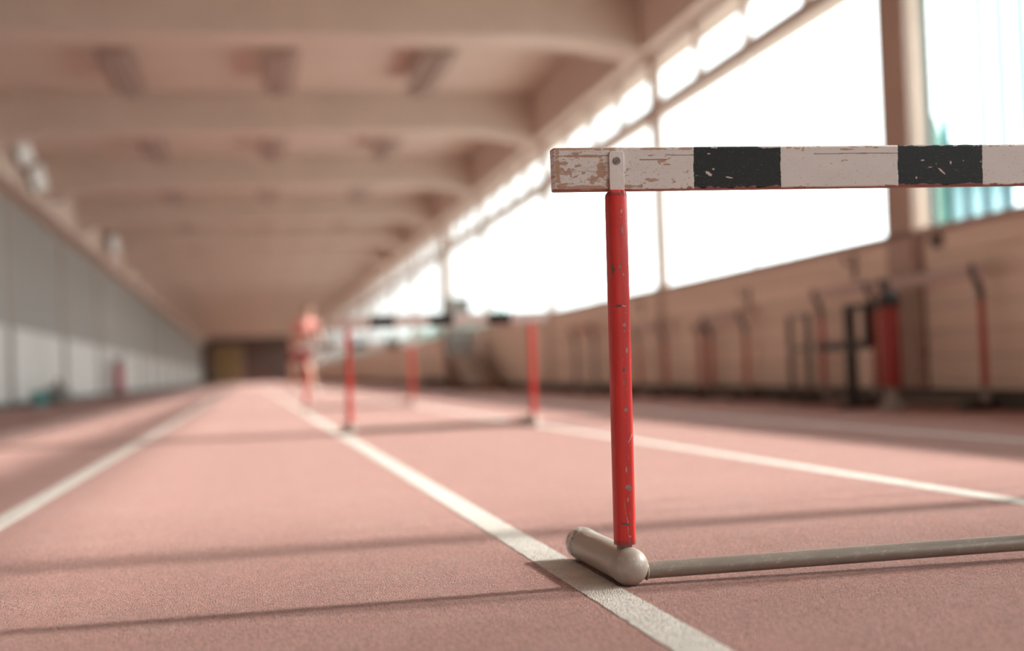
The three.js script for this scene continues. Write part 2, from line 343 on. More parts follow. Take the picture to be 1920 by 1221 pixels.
function barGeo() {
  const g = new RoundedBoxGeometry(BL, BH, BT, 3, 0.0035), p = g.attributes.position, n = g.attributes.normal, uv = g.attributes.uv;
  for (let i = 0; i < p.count; i++) {
    const u = (p.getX(i) + BL / 2) / BL, y = (p.getY(i) + BH / 2) / BH;
    let v = 0.12 + 0.76 * y;
    if (n.getY(i) < -0.75) v = 0.01 + 0.09 * (p.getZ(i) / BT + 0.5);
    if (n.getY(i) > 0.75) v = 0.88 + 0.1 * (0.5 - p.getZ(i) / BT);
    uv.setXY(i, u, v);
  }
  return g;
}
const PR = 0.0168, PY0 = 0.0605, PY1 = 0.587;
const postMap = (() => {
  const w = 512, h = 2048, L = PY1 - PY0, face = -15 * Math.PI / 180;
  // screen offset s (-1..1), height above the foot (0..1), half width and height in metres, tone (0 bare dark steel, 1 pale primer), slant
  const marks = [[-0.42, 0.79, 0.0028, 0.0075, 0.1, 0.35], [0.25, 0.795, 0.0026, 0.003, 0.35, 0], [-0.05, 0.683, 0.0055, 0.0022, 0.05, 0], [0.5, 0.682, 0.004, 0.0012, 0.9, 0.2], [0.45, 0.628, 0.0024, 0.003, 0.6, 0], [0.62, 0.555, 0.0016, 0.004, 0.7, 0], [0.28, 0.50, 0.002, 0.0034, 0.15, 0], [0.3, 0.462, 0.0012, 0.003, 0.4, 0], [0.4, 0.385, 0.003, 0.003, 0.5, 0], [0.85, 0.31, 0.006, 0.0018, 0.85, -1.3], [0.7, 0.30, 0.005, 0.0012, 0.8, -1.3], [0.42, 0.165, 0.0045, 0.0035, 0.55, 0], [0.6, 0.158, 0.003, 0.003, 0.4, 0], [0.3, 0.215, 0.001, 0.005, 0.8, 0.1], [0.38, 0.13, 0.0012, 0.004, 0.8, 0], [0.02, 0.06, 0.007, 0.002, 0.1, 0.2], [0.5, 0.9, 0.001, 0.006, 0.6, 0], [0.45, 0.955, 0.0016, 0.003, 0.8, 0]];
  const line = (v) => 0.16 + 0.22 * Math.sin(v * 60) * 0.2 + 1.6 * (0.115 - v);                 // the long scratch at the foot
  return tex(w, h, (px, py) => {
    const th0 = px / w * 2 * Math.PI, v = py / h, th = Math.atan2(Math.sin(th0 - face), Math.cos(th0 - face)), arc = th * PR, y = v * L;
    const f = fbm(px / w * 24, v * 110, 91, 4, 0), fine = fbm(px / w * 60, v * 300, 95, 3), wide = fbm(px / w * 6, v * 14, 97, 3);
    const m = 0.9 + 0.2 * wide;
    let c = [0.66 * m, 0.030 * m, 0.024 * m];
    const prim = [0.56, 0.42, 0.38], bare = [0.055, 0.045, 0.04];
    const side = smooth(0.0, 0.4, th) * (1 - smooth(1.6, 2.2, th));
    c = mix(c, prim, 0.8 * smooth(0.72, 0.755, f * 0.35 + fine * 0.5 + side * 0.10 + 0.02));
    c = mix(c, bare, 0.9 * smooth(0.735, 0.76, f * 0.6 + fine * 0.36));
    for (const [s, hv, rx, ry, tone, sl] of marks) {
      const dx = (arc - Math.asin(s) * PR), dy = (y - hv * L), a = dx / rx, b = (dy + sl * dx) / ry, d = a * a + b * b + 2.4 * (fine - 0.5);
      if (d < 0.85) c = mix(bare, prim, tone);
    }
    if (v < 0.135) { const ls = Math.asin(Math.max(-0.3, Math.min(0.62, 0.14 + 0.34 * (0.11 - v) / 0.11 + 0.12 * (vnoise(v * 90, 3, 99) - 0.5)))); if (Math.abs(arc - ls * PR) < 0.0022 * (fbm(v * 220, 4, 98, 3) - 0.28) * (1.25 - v / 0.135)) c = mix([0.50, 0.36, 0.30], bare, 0.3 * f); }
    if (v < 0.012) c = mix(c, bare, 0.5);
    return c;
  }, true, true);
})();
const postMat = new THREE.MeshStandardMaterial({ name: 'chipped red paint', map: postMap, bumpMap: postMap, bumpScale: 0.0004, roughness: 0.4 });
const castTex = tex(512, 512, (x, y) => {
  const f = fbm(x / 512 * 8, y / 512 * 8, 111, 5, 8), q = fbm(x / 512 * 40, y / 512 * 40, 113, 3, 40);
  const m = 0.88 + 0.24 * f;
  return mix([0.44 * m, 0.365 * m, 0.31 * m], [0.70, 0.64, 0.58], 0.75 * smooth(0.66, 0.71, q * 0.55 + f * 0.45));
});
const castMat = new THREE.MeshStandardMaterial({ name: 'scuffed grey casting', map: castTex, bumpMap: castTex, bumpScale: 0.0008, roughness: 0.45, metalness: 0.15 });
const capTex = tex(256, 256, (x, y) => {
  const f = fbm(x / 256 * 6, y / 256 * 6, 121, 5, 6), q = fbm(x / 256 * 18, y / 256 * 9, 123, 3, 0);
  return mix(mix([0.40, 0.345, 0.30], [0.72, 0.66, 0.6], smooth(0.5, 0.58, q)), [0.06, 0.05, 0.045], smooth(0.62, 0.68, f * 0.7 + q * 0.3));
});
const capMat = new THREE.MeshStandardMaterial({ name: 'worn end cap', map: capTex, bumpMap: capTex, bumpScale: 0.001, roughness: 0.6 });
const railMat = new THREE.MeshStandardMaterial({ name: 'dull rail', map: scale(castTex, 1, 6), roughness: 0.42, metalness: 0.25, color: col(0.72, 0.74, 0.74) });

function postGeo() {                                       // a round tube pinched flat at the top
  const rings = [[PY0, 1, 1, 0], [PY1 - 0.0005, 1, 1, 0], [PY1 + 0.003, 0.98, 0.9, 0.001], [PY1 + 0.006, 0.9, 0.6, 0.004], [PY1 + 0.0095, 0.74, 0.2, 0.008]], n = 40, pos = [], uv = [], idx = [];
  rings.splice(1, 0, ...[0.2, 0.4, 0.6, 0.8].map((t) => [PY0 + (PY1 - PY0) * t, 1, 1, 0]));
  rings.forEach(([y, sx, sz, dz], i) => {
    for (let k = 0; k <= n; k++) { const t = k / n * 2 * Math.PI; pos.push(Math.sin(t) * PR * sx, y, Math.cos(t) * PR * sz + dz); uv.push(k / n, (y - PY0) / (PY1 - PY0)); }
    if (i) for (let k = 0; k < n; k++) { const a = (i - 1) * (n + 1) + k, b = i * (n + 1) + k; idx.push(a, a + 1, b, a + 1, b + 1, b); }
  });
  const top = pos.length / 3; pos.push(0, rings.at(-1)[0], 0.008); uv.push(0.5, 1);
  const bot = top + 1; pos.push(0, PY0, 0); uv.push(0.5, 0);
  for (let k = 0; k < n; k++) { idx.push((rings.length - 1) * (n + 1) + k, (rings.length - 1) * (n + 1) + k + 1, top); idx.push(k + 1, k, bot); }
  const g = new THREE.BufferGeometry();
  g.setAttribute('position', new THREE.Float32BufferAttribute(pos, 3)); g.setAttribute('uv', new THREE.Float32BufferAttribute(uv, 2)); g.setIndex(idx); g.computeVertexNormals();
  return toCreasedNormals(g, 0.9);
}
function footGeo() {                                       // from the rounded near end back along -z
  const r = 0.0268, p = [];
  for (let i = 0; i <= 10; i++) { const a = i / 10 * Math.PI / 2; p.push([Math.max(0.0001, r * 1.06 * Math.sin(a)), -0.026 * Math.cos(a)]); }
  p.push([r * 1.07, 0.010], [r * 1.05, 0.022], [r, 0.030], [r, 0.30]);
  const g = lathe(p, 40);
  g.rotateX(-Math.PI / 2);
  return g;
}
function capGeo() {
  const r = 0.0275, g = lathe([[0.0268, 0.268], [r, 0.270], [r * 1.02, 0.30], [r * 0.99, 0.315], [r * 0.86, 0.324], [r * 0.5, 0.329], [0.0001, 0.330]], 40);
  const p = g.attributes.position;
  for (let i = 0; i < p.count; i++) { const k = 1 + 0.05 * (fbm(p.getX(i) * 90 + 20, p.getZ(i) * 90 + p.getY(i) * 70, 131, 3) - 0.5); p.setXYZ(i, p.getX(i) * k, p.getY(i), p.getZ(i) * k); }
  g.rotateX(-Math.PI / 2); g.computeVertexNormals();
  return g;
}
function tabShape() {
  const s = new THREE.Shape(), w = 0.0108, h = 0.062, r = 0.0055;
  s.moveTo(-w, 0); s.lineTo(w, 0); s.lineTo(w, h - r); s.quadraticCurveTo(w, h, w - r, h); s.lineTo(-w + r, h); s.quadraticCurveTo(-w, h, -w, h - r); s.closePath();
  return new THREE.ExtrudeGeometry(s, { depth: 0.003, bevelEnabled: true, bevelSize: 0.0006, bevelThickness: 0.0006, bevelSegments: 2, curveSegments: 8 });
}
const tabTex = tex(128, 256, (x, y) => { const f = fbm(x / 128 * 4, y / 256 * 10, 141, 4), q = fbm(x / 128 * 18, y / 256 * 40, 143, 3), m = 0.92 + 0.12 * f; return mix([0.80 * m, 0.72 * m, 0.68 * m], [0.30, 0.17, 0.12], 0.8 * smooth(0.70, 0.74, q * 0.6 + f * 0.4)); });
const tabMat = new THREE.MeshStandardMaterial({ name: 'white painted steel', map: scale(tabTex, 30, 15), roughness: 0.45 });
function screwGeo() {
  const r = 0.0054, half = (d) => { const s = new THREE.Shape(); s.absarc(0, 0, r, Math.asin(0.16), Math.PI - Math.asin(0.16)); s.closePath(); const g = new THREE.ExtrudeGeometry(s, { depth: 0.0012, bevelEnabled: true, bevelSize: 0.0003, bevelThickness: 0.0003, bevelSegments: 1, curveSegments: 14 }); g.rotateZ(d); return g; };
  const base = new THREE.CylinderGeometry(r, r, 0.0006, 24); base.rotateX(Math.PI / 2);
  const g = merged([half(0.75), half(0.75 + Math.PI), base]); return g;
}
const POSTX = BL / 2 - 0.097;                               // posts left and right of the middle of the bar
const hurdleParts = { bar: barGeo(), post: postGeo(), foot: footGeo(), cap: capGeo(), tab: tabShape(), screw: screwGeo(), neck: tube([0, 0.044, 0], [0, 0.064, 0], 0.0125, 0.0115, 20), weld: new THREE.TorusGeometry(0.0128, 0.0017, 8, 24).rotateY(Math.PI / 2), rail: tube([-POSTX + 0.02, 0.0205, 0], [POSTX - 0.02, 0.0205, 0], 0.0130, 0.0130, 24) };
function makeHurdle(name, label, pos, group) {              // origin on the floor under the middle of the bar; the bar faces +z
  const t = thing(name, label, 'hurdle', pos, group);
  const bar = mesh('crossbar', hurdleParts.bar, barMat, t); bar.position.set(0, 0.5968 + BH / 2, -BT / 2); bar.userData.label = 'black and white striped wooden crossbar with chipped paint';
  for (const s of [-1, 1]) {
    const p = mesh('post', hurdleParts.post, postMat, t); p.position.set(s * POSTX - 0.0045, 0, -0.004); p.rotation.z = s < 0 ? -0.014 : -0.006; p.position.x = s * POSTX - 0.0085; p.userData.label = 'chipped red tubular post';
    const tb = mesh('bracket', hurdleParts.tab, tabMat, p); tb.position.set(0.0005, 0.5935, 0.0048); tb.userData.label = 'white flat bracket';
    const sc = mesh('screw', hurdleParts.screw, M.screw, p); sc.position.set(0.0005, 0.641, 0.0090);
    const f = mesh('foot', hurdleParts.foot, castMat, t); f.position.set(s * POSTX - 0.006, 0.0284, 0.012); f.userData.label = 'thick grey foot tube with rounded end';
    mesh('end_cap', hurdleParts.cap, capMat, f);
    mesh('neck', hurdleParts.neck, M.screw, t).position.set(s * POSTX - 0.0085, 0, -0.004);
    const w = mesh('weld', hurdleParts.weld, castMat, f); w.position.set(-s * 0.026, -0.0075, -0.002);
  }
  const r = mesh('base_rail', hurdleParts.rail, railMat, t); r.position.set(-0.006, 0.0045, 0.008); r.rotation.z = 0.008; r.userData.label = 'thin grey rail along the floor';
  return t;
}
const HX = 0.4602 + BL / 2;
const hurdle = makeHurdle('hurdle', 'nearest hurdle, in focus, with chipped striped crossbar and red post', [HX, 0, -2.068], 'hurdles standing on the lane');
copy(hurdle, [HX + 0.002, 0, -8.02], 0.0, 'blurred hurdle standing second in the lane, behind the nearest one');
copy(hurdle, [HX, 0, -14.2], 0.0, 'small blurred hurdle furthest down the lane beside the person');

// ───────────────────────── hurdles and gear against the window wall ─────────────────────────
const oldBar = mat('faded white timber', [0.62, 0.49, 0.45], 0.7, { map: scale(plaster, 2, 2) });
const hurdleGroup = 'hurdles stored along the windowed wall';
function storedHurdle(n0, n1, label, opt = {}) {            // posts at depth d0 (near) and d1, feet towards the hall
  const d0 = n0 * 1.033, d1 = n1 * 1.033;
  const { x = 4.08, y = 0.70, red = M.redOld, barFrom = d0 - 0.1, barTo = d1 + 0.1, bar = oldBar, wide = 1 } = opt;
  const t = thing('stored_hurdle', label, 'hurdle', [x, 0, -(d0 + d1) / 2], hurdleGroup), m = (d0 + d1) / 2;
  for (const d of [d0, d1]) {
    const z = m - d;
    mesh('post', tube([0, 0.13, z], [0, y - 0.10, z], 0.021 * wide, 0.019 * wide), red, t);
    mesh('lower_sleeve', tube([0, 0.03, z], [0, 0.14, z], 0.026 * wide), M.greySteel, t);
    mesh('upper_bracket', bent([[0, y - 0.12, z], [-0.005, y - 0.07, z], [-0.04, y + 0.03, z], [-0.05, y + 0.075, z]], 0.021, 14), M.blackPlastic, t);
    mesh('foot', [tube([0.05, 0.028, z], [-0.15, 0.028, z], 0.028), new THREE.SphereGeometry(0.028, 16, 10).translate(-0.15, 0.028, z)], M.blackPlastic, t);
  }
  mesh('base_rail', tube([0, 0.04, m - d0], [0, 0.04, m - d1], 0.016), M.greySteel, t);
  mesh('crossbar', box(-0.042, -0.020, y + 0.0, y + 0.075, m - barTo, m - barFrom, 0.004), bar, t);
  return t;
}
storedHurdle(7.1, 8.23, 'stored hurdle nearest the right edge, black bracket on its lone red post', { y: 0.75 });
storedHurdle(8.45, 9.30, 'stored hurdle behind the black stand, red posts under a pale crossbar', { y: 0.75 });
storedHurdle(10.85, 11.75, 'stored hurdle with thin dark red post left of the grey frame', { y: 0.67 });
storedHurdle(13.1, 14.05, 'stored hurdle with orange red posts just right of the near post', { y: 0.67 });
storedHurdle(15.9, 16.9, 'dark stored hurdle between the second hurdle and the near post', { y: 0.75, red: M.greyBag, bar: M.pinkBoard });
{ // thick red upright with a black cap
  const t = thing('padded_post', 'thick red upright with black cap and thin aerial beside the black stand', 'post', [3.82, 0, -7.97]);
  mesh('pad', [lathe([[0.0001, 0.14], [0.055, 0.14], [0.062, 0.15], [0.062, 0.63], [0.055, 0.64], [0.0001, 0.64]], 20)], M.padRed, t);
  mesh('cap', [lathe([[0.066, 0.625], [0.068, 0.66], [0.06, 0.70], [0.025, 0.715], [0.016, 0.73], [0.012, 0.79], [0.0001, 0.795]], 20)], M.blackPlastic, t);
  mesh('base', [lathe([[0.08, 0], [0.08, 0.04], [0.05, 0.06], [0.04, 0.15]], 20)], M.greySteel, t);
}
{ // black metal stand
  const t = thing('metal_stand', 'black metal stand with crossbar and upright frame before stored hurdles', 'stand', [3.78, 0, -8.45]);
  mesh('leg', box(-0.03, 0.03, 0, 0.40, -0.03, 0.03, 0.006), M.blackPlastic, t);
  mesh('base_plate', box(-0.09, 0.09, 0, 0.02, -0.05, 0.05, 0.006), M.blackPlastic, t);
  mesh('crossbar', box(-0.028, 0.028, 0.375, 0.43, -0.5, 0.28, 0.008), M.blackPlastic, t);
  mesh('upright', box(-0.03, 0.03, 0.43, 0.65, -0.03, 0.03, 0.006), M.blackPlastic, t);
  mesh('upright', box(-0.025, 0.025, 0.43, 0.65, 0.24, 0.28, 0.006), M.blackPlastic, t);
  mesh('top_rail', box(-0.03, 0.03, 0.63, 0.665, -0.03, 0.28, 0.006), M.blackPlastic, t);
}
{ // grey frame
  const t = thing('rack_frame', 'low grey metal frame with two rails left of the black stand', 'rack', [4.05, 0, -9.96]);
  const d = mat('dark grey steel', [0.15, 0.13, 0.115], 0.6);
  for (const z of [-0.18, 0.16]) { mesh('upright', tube([0, 0.02, z], [0, 0.665, z], 0.024, 0.022), d, t); mesh('foot', tube([-0.1, 0.022, z], [0.07, 0.022, z], 0.022), M.blackPlastic, t); }
  mesh('rail', tube([0, 0.655, -0.18], [0, 0.655, 0.16], 0.014), M.greySteel, t);
  mesh('rail', tube([0, 0.40, -0.18], [0, 0.40, 0.16], 0.02), M.greySteel, t);
}
{ // pale board
  const t = thing('upright_board', 'faded pink upright board with dark top against the wall', 'board', [4.08, 0, -12.42]);
  mesh('panel', box(-0.02, 0.02, 0.08, 0.62, -0.05, 0.05, 0.006), M.pinkBoard, t);
  mesh('top_clamp', box(-0.03, 0.03, 0.61, 0.68, -0.115, 0.115, 0.008), M.lampBody, t);
  mesh('peg', tube([0, 0.67, 0.09], [0, 0.72, 0.09], 0.018), M.lampBody, t);
  mesh('foot', box(-0.1, 0.05, 0, 0.09, -0.09, 0.09, 0.01), M.kerb, t);
}
{ // tall grey equipment cabinet with a box head
  const t = thing('scoreboard_stand', 'tall grey cabinet with box-shaped head reaching above the sill', 'stand', [3.75, 0, -25.2]);
  mesh('cabinet', box(-0.26, 0.24, 0.12, 1.12, -0.25, 0.25, 0.02), M.greyBox, t);
  mesh('column', box(-0.06, 0.06, 1.1, 1.4, -0.06, 0.06, 0.01), M.greySteel, t);
  mesh('head', box(-0.26, 0.2, 1.36, 1.66, -0.2, 0.2, 0.02), M.greyBox, t);
  mesh('base', box(-0.28, 0.26, 0, 0.13, -0.27, 0.27, 0.02), M.kerb, t);
}
{ // wedge mat
  const s = new THREE.Shape(); s.moveTo(0, 0); s.lineTo(2.6, 0); s.lineTo(2.6, 0.08); s.bezierCurveTo(1.8, 0.12, 1.2, 0.26, 0.6, 0.55); s.quadraticCurveTo(0.3, 0.64, 0, 0.6); s.closePath();
  const g = new THREE.ExtrudeGeometry(s, { depth: 0.5, bevelEnabled: true, bevelSize: 0.02, bevelThickness: 0.02, bevelSegments: 2 });
  g.rotateY(Math.PI / 2); g.translate(-0.25, 0.02, 0);
  const t = thing('wedge_mat', 'brown vinyl wedge mat sloping down beside the grey cabinet', 'mat', [3.7, 0, -22.05]);
  g.rotateY(Math.PI); g.translate(0, 0, -2.6);
  mesh('cover', metreUV(g), M.brownMat, t);
  mesh('strap', box(-0.275, -0.268, 0.06, 0.11, -2.3, -0.3), M.kerb, t);
}
{ // dark box further on
  const t = thing('equipment_trolley', 'small dark trolley by the wall left of the grey cabinet', 'trolley', [3.8, 0, -29.6]);
  mesh('tray', box(-0.2, 0.2, 0.12, 0.22, -0.4, 0.4, 0.02), M.kerb, t);
  mesh('push_bar', bent([[0, 0.2, -0.38], [0, 0.7, -0.42], [0, 0.74, -0.36], [0, 0.7, -0.3], [0, 0.2, -0.3]], 0.02), M.greySteel, t);
  for (const z of [-0.3, 0.3]) for (const x of [-0.15, 0.15]) mesh('wheel', tube([x - 0.02, 0.06, z], [x + 0.02, 0.06, z], 0.06), M.blackPlastic, t);
}
{ // fittings on the window wall
  const where = [[9.25, 0.96, 'between the black stand and the windows'], [11.4, 0.86, 'above the thin dark red hurdle post'], [14.7, 0.95, 'just right of the near red post']];
  for (const [d, y, w] of where) {
    const t = thing('wall_hook', 'small dark wall bracket ' + w, 'hook', [XR, y, -d], 'brackets on the window wall');
    mesh('plate', box(-0.018, 0.0, -0.09, 0.09, -0.03, 0.03, 0.005), M.lampBody, t);
    mesh('peg', bent([[-0.01, 0.03, 0], [-0.05, 0.02, 0], [-0.08, 0.04, 0], [-0.085, 0.08, 0]], 0.012, 10, 8), M.lampBody, t);
  }
  const s = thing('wall_socket', 'round dark socket on the wall near the column', 'socket', [XR, 1.03, -8.02]);
  mesh('box', lathe([[0.0001, 0.05], [0.04, 0.05], [0.052, 0.035], [0.055, 0]], 20).rotateZ(Math.PI / 2), M.lampBody, s);
  mesh('cover', lathe([[0.0001, 0.062], [0.025, 0.06], [0.03, 0.05]], 16).rotateZ(Math.PI / 2), M.blackPlastic, s);
  const p = thing('conduit_pipe', 'thin vertical pipe down the wall below the near column', 'pipe', [XR - 0.02, 0, -8.24]);
  mesh('pipe', tube([0, 0.1, 0], [0, 1.09, 0], 0.018), mat('pipe paint', [0.40, 0.26, 0.23], 0.5), p);
  for (const y of [0.35, 0.85]) mesh('clip', box(-0.024, 0.02, y - 0.012, y + 0.012, -0.026, 0.026, 0.003), M.lampBody, p);
}

// ───────────────────────── ceiling luminaires (unlit) and floodlights ─────────────────────────
{
  const shape = new THREE.Shape(); shape.moveTo(-0.2, 0); shape.lineTo(0.2, 0); shape.lineTo(0.12, 0.09); shape.lineTo(-0.12, 0.09); shape.closePath();
  const body = metreUV(new THREE.ExtrudeGeometry(shape, { depth: 2.3, bevelEnabled: true, bevelSize: 0.008, bevelThickness: 0.008, bevelSegments: 1 }).translate(0, 0, -1.15));
  const tubeG = tube([0, -0.03, -1.1], [0, -0.03, 1.1], 0.02, 0.02, 10), end = box(-0.1, 0.1, -0.055, 0.0, -0.02, 0.02, 0.004), hang = tube([0, 0.08, 0], [0, 0.2, 0], 0.012, 0.012, 8);
  const rowWord = ['first', 'second', 'third', 'fourth', 'fifth', 'sixth', 'seventh', 'eighth', 'ninth', 'tenth', 'eleventh', 'twelfth', 'thirteenth', 'fourteenth', 'fifteenth', 'sixteenth', 'seventeenth', 'eighteenth', 'nineteenth'];
  const side = ['left hand', 'middle', 'right hand'];
  let first = null;
  for (let r = 0; r < 19; r++) for (let c = 0; c < 3; c++) {
    const pos = [[-1.36, 0.47, 2.28][c], 4.0, -(17.05 + r * BAY)], label = `unlit ceiling lamp, ${side[c]} one of the ${rowWord[r]} row counted from the top edge`;
    if (first) { copy(first, pos, 0, label); continue; }
    first = thing('ceiling_lamp', label, 'lamp', pos, 'unlit lamps in rows between the ceiling beams');
    mesh('housing', body, M.luminaire, first);
    for (const x of [-0.07, 0.07]) mesh('tube', tubeG.clone().translate(x, 0, 0), M.lampTube, first);
    for (const z of [-1.12, 1.12]) mesh('socket', end.clone().translate(0, 0, z), M.luminaire, first);
    for (const z of [-0.8, 0.8]) mesh('hanger', hang.clone().translate(0, 0, z), M.lampBody, first);
  }
}
{
  const spots = [[21.5, 3.86, 0.36, M.whiteEnamel, 'pale floodlight high at the left edge, nearest of all'], [22.9, 3.64, 0.34, M.whiteEnamel, 'pale tilted floodlight just right of the left edge'], [25.4, 3.74, 0.26, M.lampBody, 'dark floodlight right of the two pale ones'], [35.4, 3.8, 0.36, M.whiteEnamel, 'bright white floodlight alone on the left beam'], [43.2, 3.9, 0.3, M.lampBody, 'small dark floodlight beyond the bright white one']];
  for (const [d, y, s, face, label] of spots) {
    const t = thing('flood_lamp', label, 'floodlight', [-3.418, y, -d], 'floodlights along the left beam');
    mesh('arm', bent([[0.002, 0.1, -0.1], [0.1, 0.12, -0.1], [0.16, 0.1, -0.06], [0.19, 0.03, -0.02]], 0.022, 12, 8), M.lampBody, t);
    const head = mesh('housing', new RoundedBoxGeometry(s * 0.8, s * 1.25, 0.16, 3, 0.04), M.lampBody, t); head.position.set(0.24, -0.05, 0.06); head.rotation.set(0.3, 0.8, 0.25);
    const f = mesh('front', new RoundedBoxGeometry(s * 0.72, s * 1.15, 0.03, 2, 0.012), face, head); f.position.z = 0.085;
  }
}

// ───────────────────────── things along the panelled wall ─────────────────────────
{
  const b = thing('canvas_bag', 'grey canvas bag slumped at the foot of the white panels', 'bag', [-3.42, 0, -26.6]);
  const g = new THREE.SphereGeometry(0.5, 28, 18), p = g.attributes.position;
  for (let i = 0; i < p.count; i++) { const k = 1 + 0.25 * (fbm(p.getX(i) * 4 + 9, p.getY(i) * 4 + p.getZ(i) * 5, 201, 3) - 0.5); p.setXYZ(i, p.getX(i) * 0.5 * k, Math.max(0, 0.15 + p.getY(i) * 0.44 * k), p.getZ(i) * 1.1 * k); }
  g.computeVertexNormals(); mesh('body', g, M.greyBag, b);
  mesh('handle', bent([[0, 0.3, -0.16], [0.02, 0.44, -0.1], [0.02, 0.46, 0.08], [0, 0.3, 0.16]], 0.016, 16, 8), M.kerb, b);
  const k = thing('bucket', 'small teal bucket by the left wall', 'bucket', [-3.45, 0, -24.6]);
  mesh('body', lathe([[0.0001, 0.005], [0.11, 0.005], [0.115, 0.015], [0.14, 0.24], [0.147, 0.25], [0.136, 0.245], [0.108, 0.02], [0.0001, 0.018]], 24), M.teal, k);
  mesh('handle', bent([[0, 0.235, -0.142], [0.06, 0.3, -0.1], [0.09, 0.33, 0], [0.06, 0.3, 0.1], [0, 0.235, 0.142]], 0.006, 16, 6), M.greySteel, k);
  const r = thing('crash_pad', 'faded red pad standing against the far white panels', 'pad', [-3.5, 0, -40]);
  mesh('cover', box(-0.12, 0.12, 0.1, 0.92, -0.42, 0.42, 0.05), M.redPad, r);
  mesh('top_band', box(-0.125, 0.125, 0.84, 1.02, -0.43, 0.43, 0.04), M.greyBox, r);
  mesh('stand', box(-0.16, 0.16, 0, 0.1, -0.44, 0.44, 0.02), M.kerb, r);
}

// ───────────────────────── the person ─────────────────────────
function surfaceNet(sdf, lo, hi, cell) {                    // one closed mesh from a distance field
  const n = [0, 1, 2].map((i) => Math.ceil((hi[i] - lo[i]) / cell) + 1), [nx, ny, nz] = n, id = (x, y, z) => (z * ny + y) * nx + x;
  const val = new Float32Array(nx * ny * nz);
  for (let z = 0; z < nz; z++) for (let y = 0; y < ny; y++) for (let x = 0; x < nx; x++) val[id(x, y, z)] = sdf(lo[0] + x * cell, lo[1] + y * cell, lo[2] + z * cell);
  const vid = new Int32Array(nx * ny * nz).fill(-1), pos = [], idx = [], C = [];
  for (let c = 0; c < 8; c++) C.push([c & 1, (c >> 1) & 1, c >> 2]);
  for (let z = 0; z < nz - 1; z++) for (let y = 0; y < ny - 1; y++) for (let x = 0; x < nx - 1; x++) {
    let k = 0, px = 0, py = 0, pz = 0;
    for (let a = 0; a < 8; a++) for (const bit of [1, 2, 4]) {
      const b = a | bit; if (b === a) continue;
      const va = val[id(x + C[a][0], y + C[a][1], z + C[a][2])], vb = val[id(x + C[b][0], y + C[b][1], z + C[b][2])];
      if ((va < 0) === (vb < 0)) continue;
      const t = va / (va - vb); k++;
      px += x + C[a][0] + t * (C[b][0] - C[a][0]); py += y + C[a][1] + t * (C[b][1] - C[a][1]); pz += z + C[a][2] + t * (C[b][2] - C[a][2]);
    }
    if (k) { vid[id(x, y, z)] = pos.length / 3; pos.push(lo[0] + px / k * cell, lo[1] + py / k * cell, lo[2] + pz / k * cell); }
  }
  const D = [[1, 0, 0], [0, 1, 0], [0, 0, 1]];
  for (let z = 1; z < nz - 1; z++) for (let y = 1; y < ny - 1; y++) for (let x = 1; x < nx - 1; x++) for (let a = 0; a < 3; a++) {
    const v0 = val[id(x, y, z)], v1 = val[id(x + D[a][0], y + D[a][1], z + D[a][2])];
    if ((v0 < 0) === (v1 < 0)) continue;
    const u = D[(a + 1) % 3], w = D[(a + 2) % 3], q = (i, j) => vid[id(x - i * u[0] - j * w[0], y - i * u[1] - j * w[1], z - i * u[2] - j * w[2])];
    const [A, B, Cc, E] = [q(0, 0), q(1, 0), q(1, 1), q(0, 1)];
    if (v0 < 0) idx.push(A, B, Cc, A, Cc, E); else idx.push(A, Cc, B, A, E, Cc);
  }
  const g = new THREE.BufferGeometry();
  g.setAttribute('position', new THREE.Float32BufferAttribute(pos, 3)); g.setIndex(idx); g.computeVertexNormals();
  g.setAttribute('uv', new THREE.Float32BufferAttribute(new Float32Array(pos.length / 3 * 2), 2));
  return g;
}
function capsule(x, y, z, a, b, ra, rb) {
  const bx = b[0] - a[0], by = b[1] - a[1], bz = b[2] - a[2], px = x - a[0], py = y - a[1], pz = z - a[2], L = bx * bx + by * by + bz * bz;
  const t = Math.min(1, Math.max(0, (px * bx + py * by + pz * bz) / (L || 1)));
  return Math.hypot(px - t * bx, py - t * by, pz - t * bz) - (ra + (rb - ra) * t);
}
const smin = (a, b, k) => { const h = Math.max(0, k - Math.abs(a - b)) / k; return Math.min(a, b) - h * h * k / 4; };
const field = (bones, k, grow = 0) => (x, y, z) => { let d = 9; for (const [a, b, ra, rb] of bones) d = smin(d, capsule(x, y, z, a, b, ra, rb), k); return d - grow; };
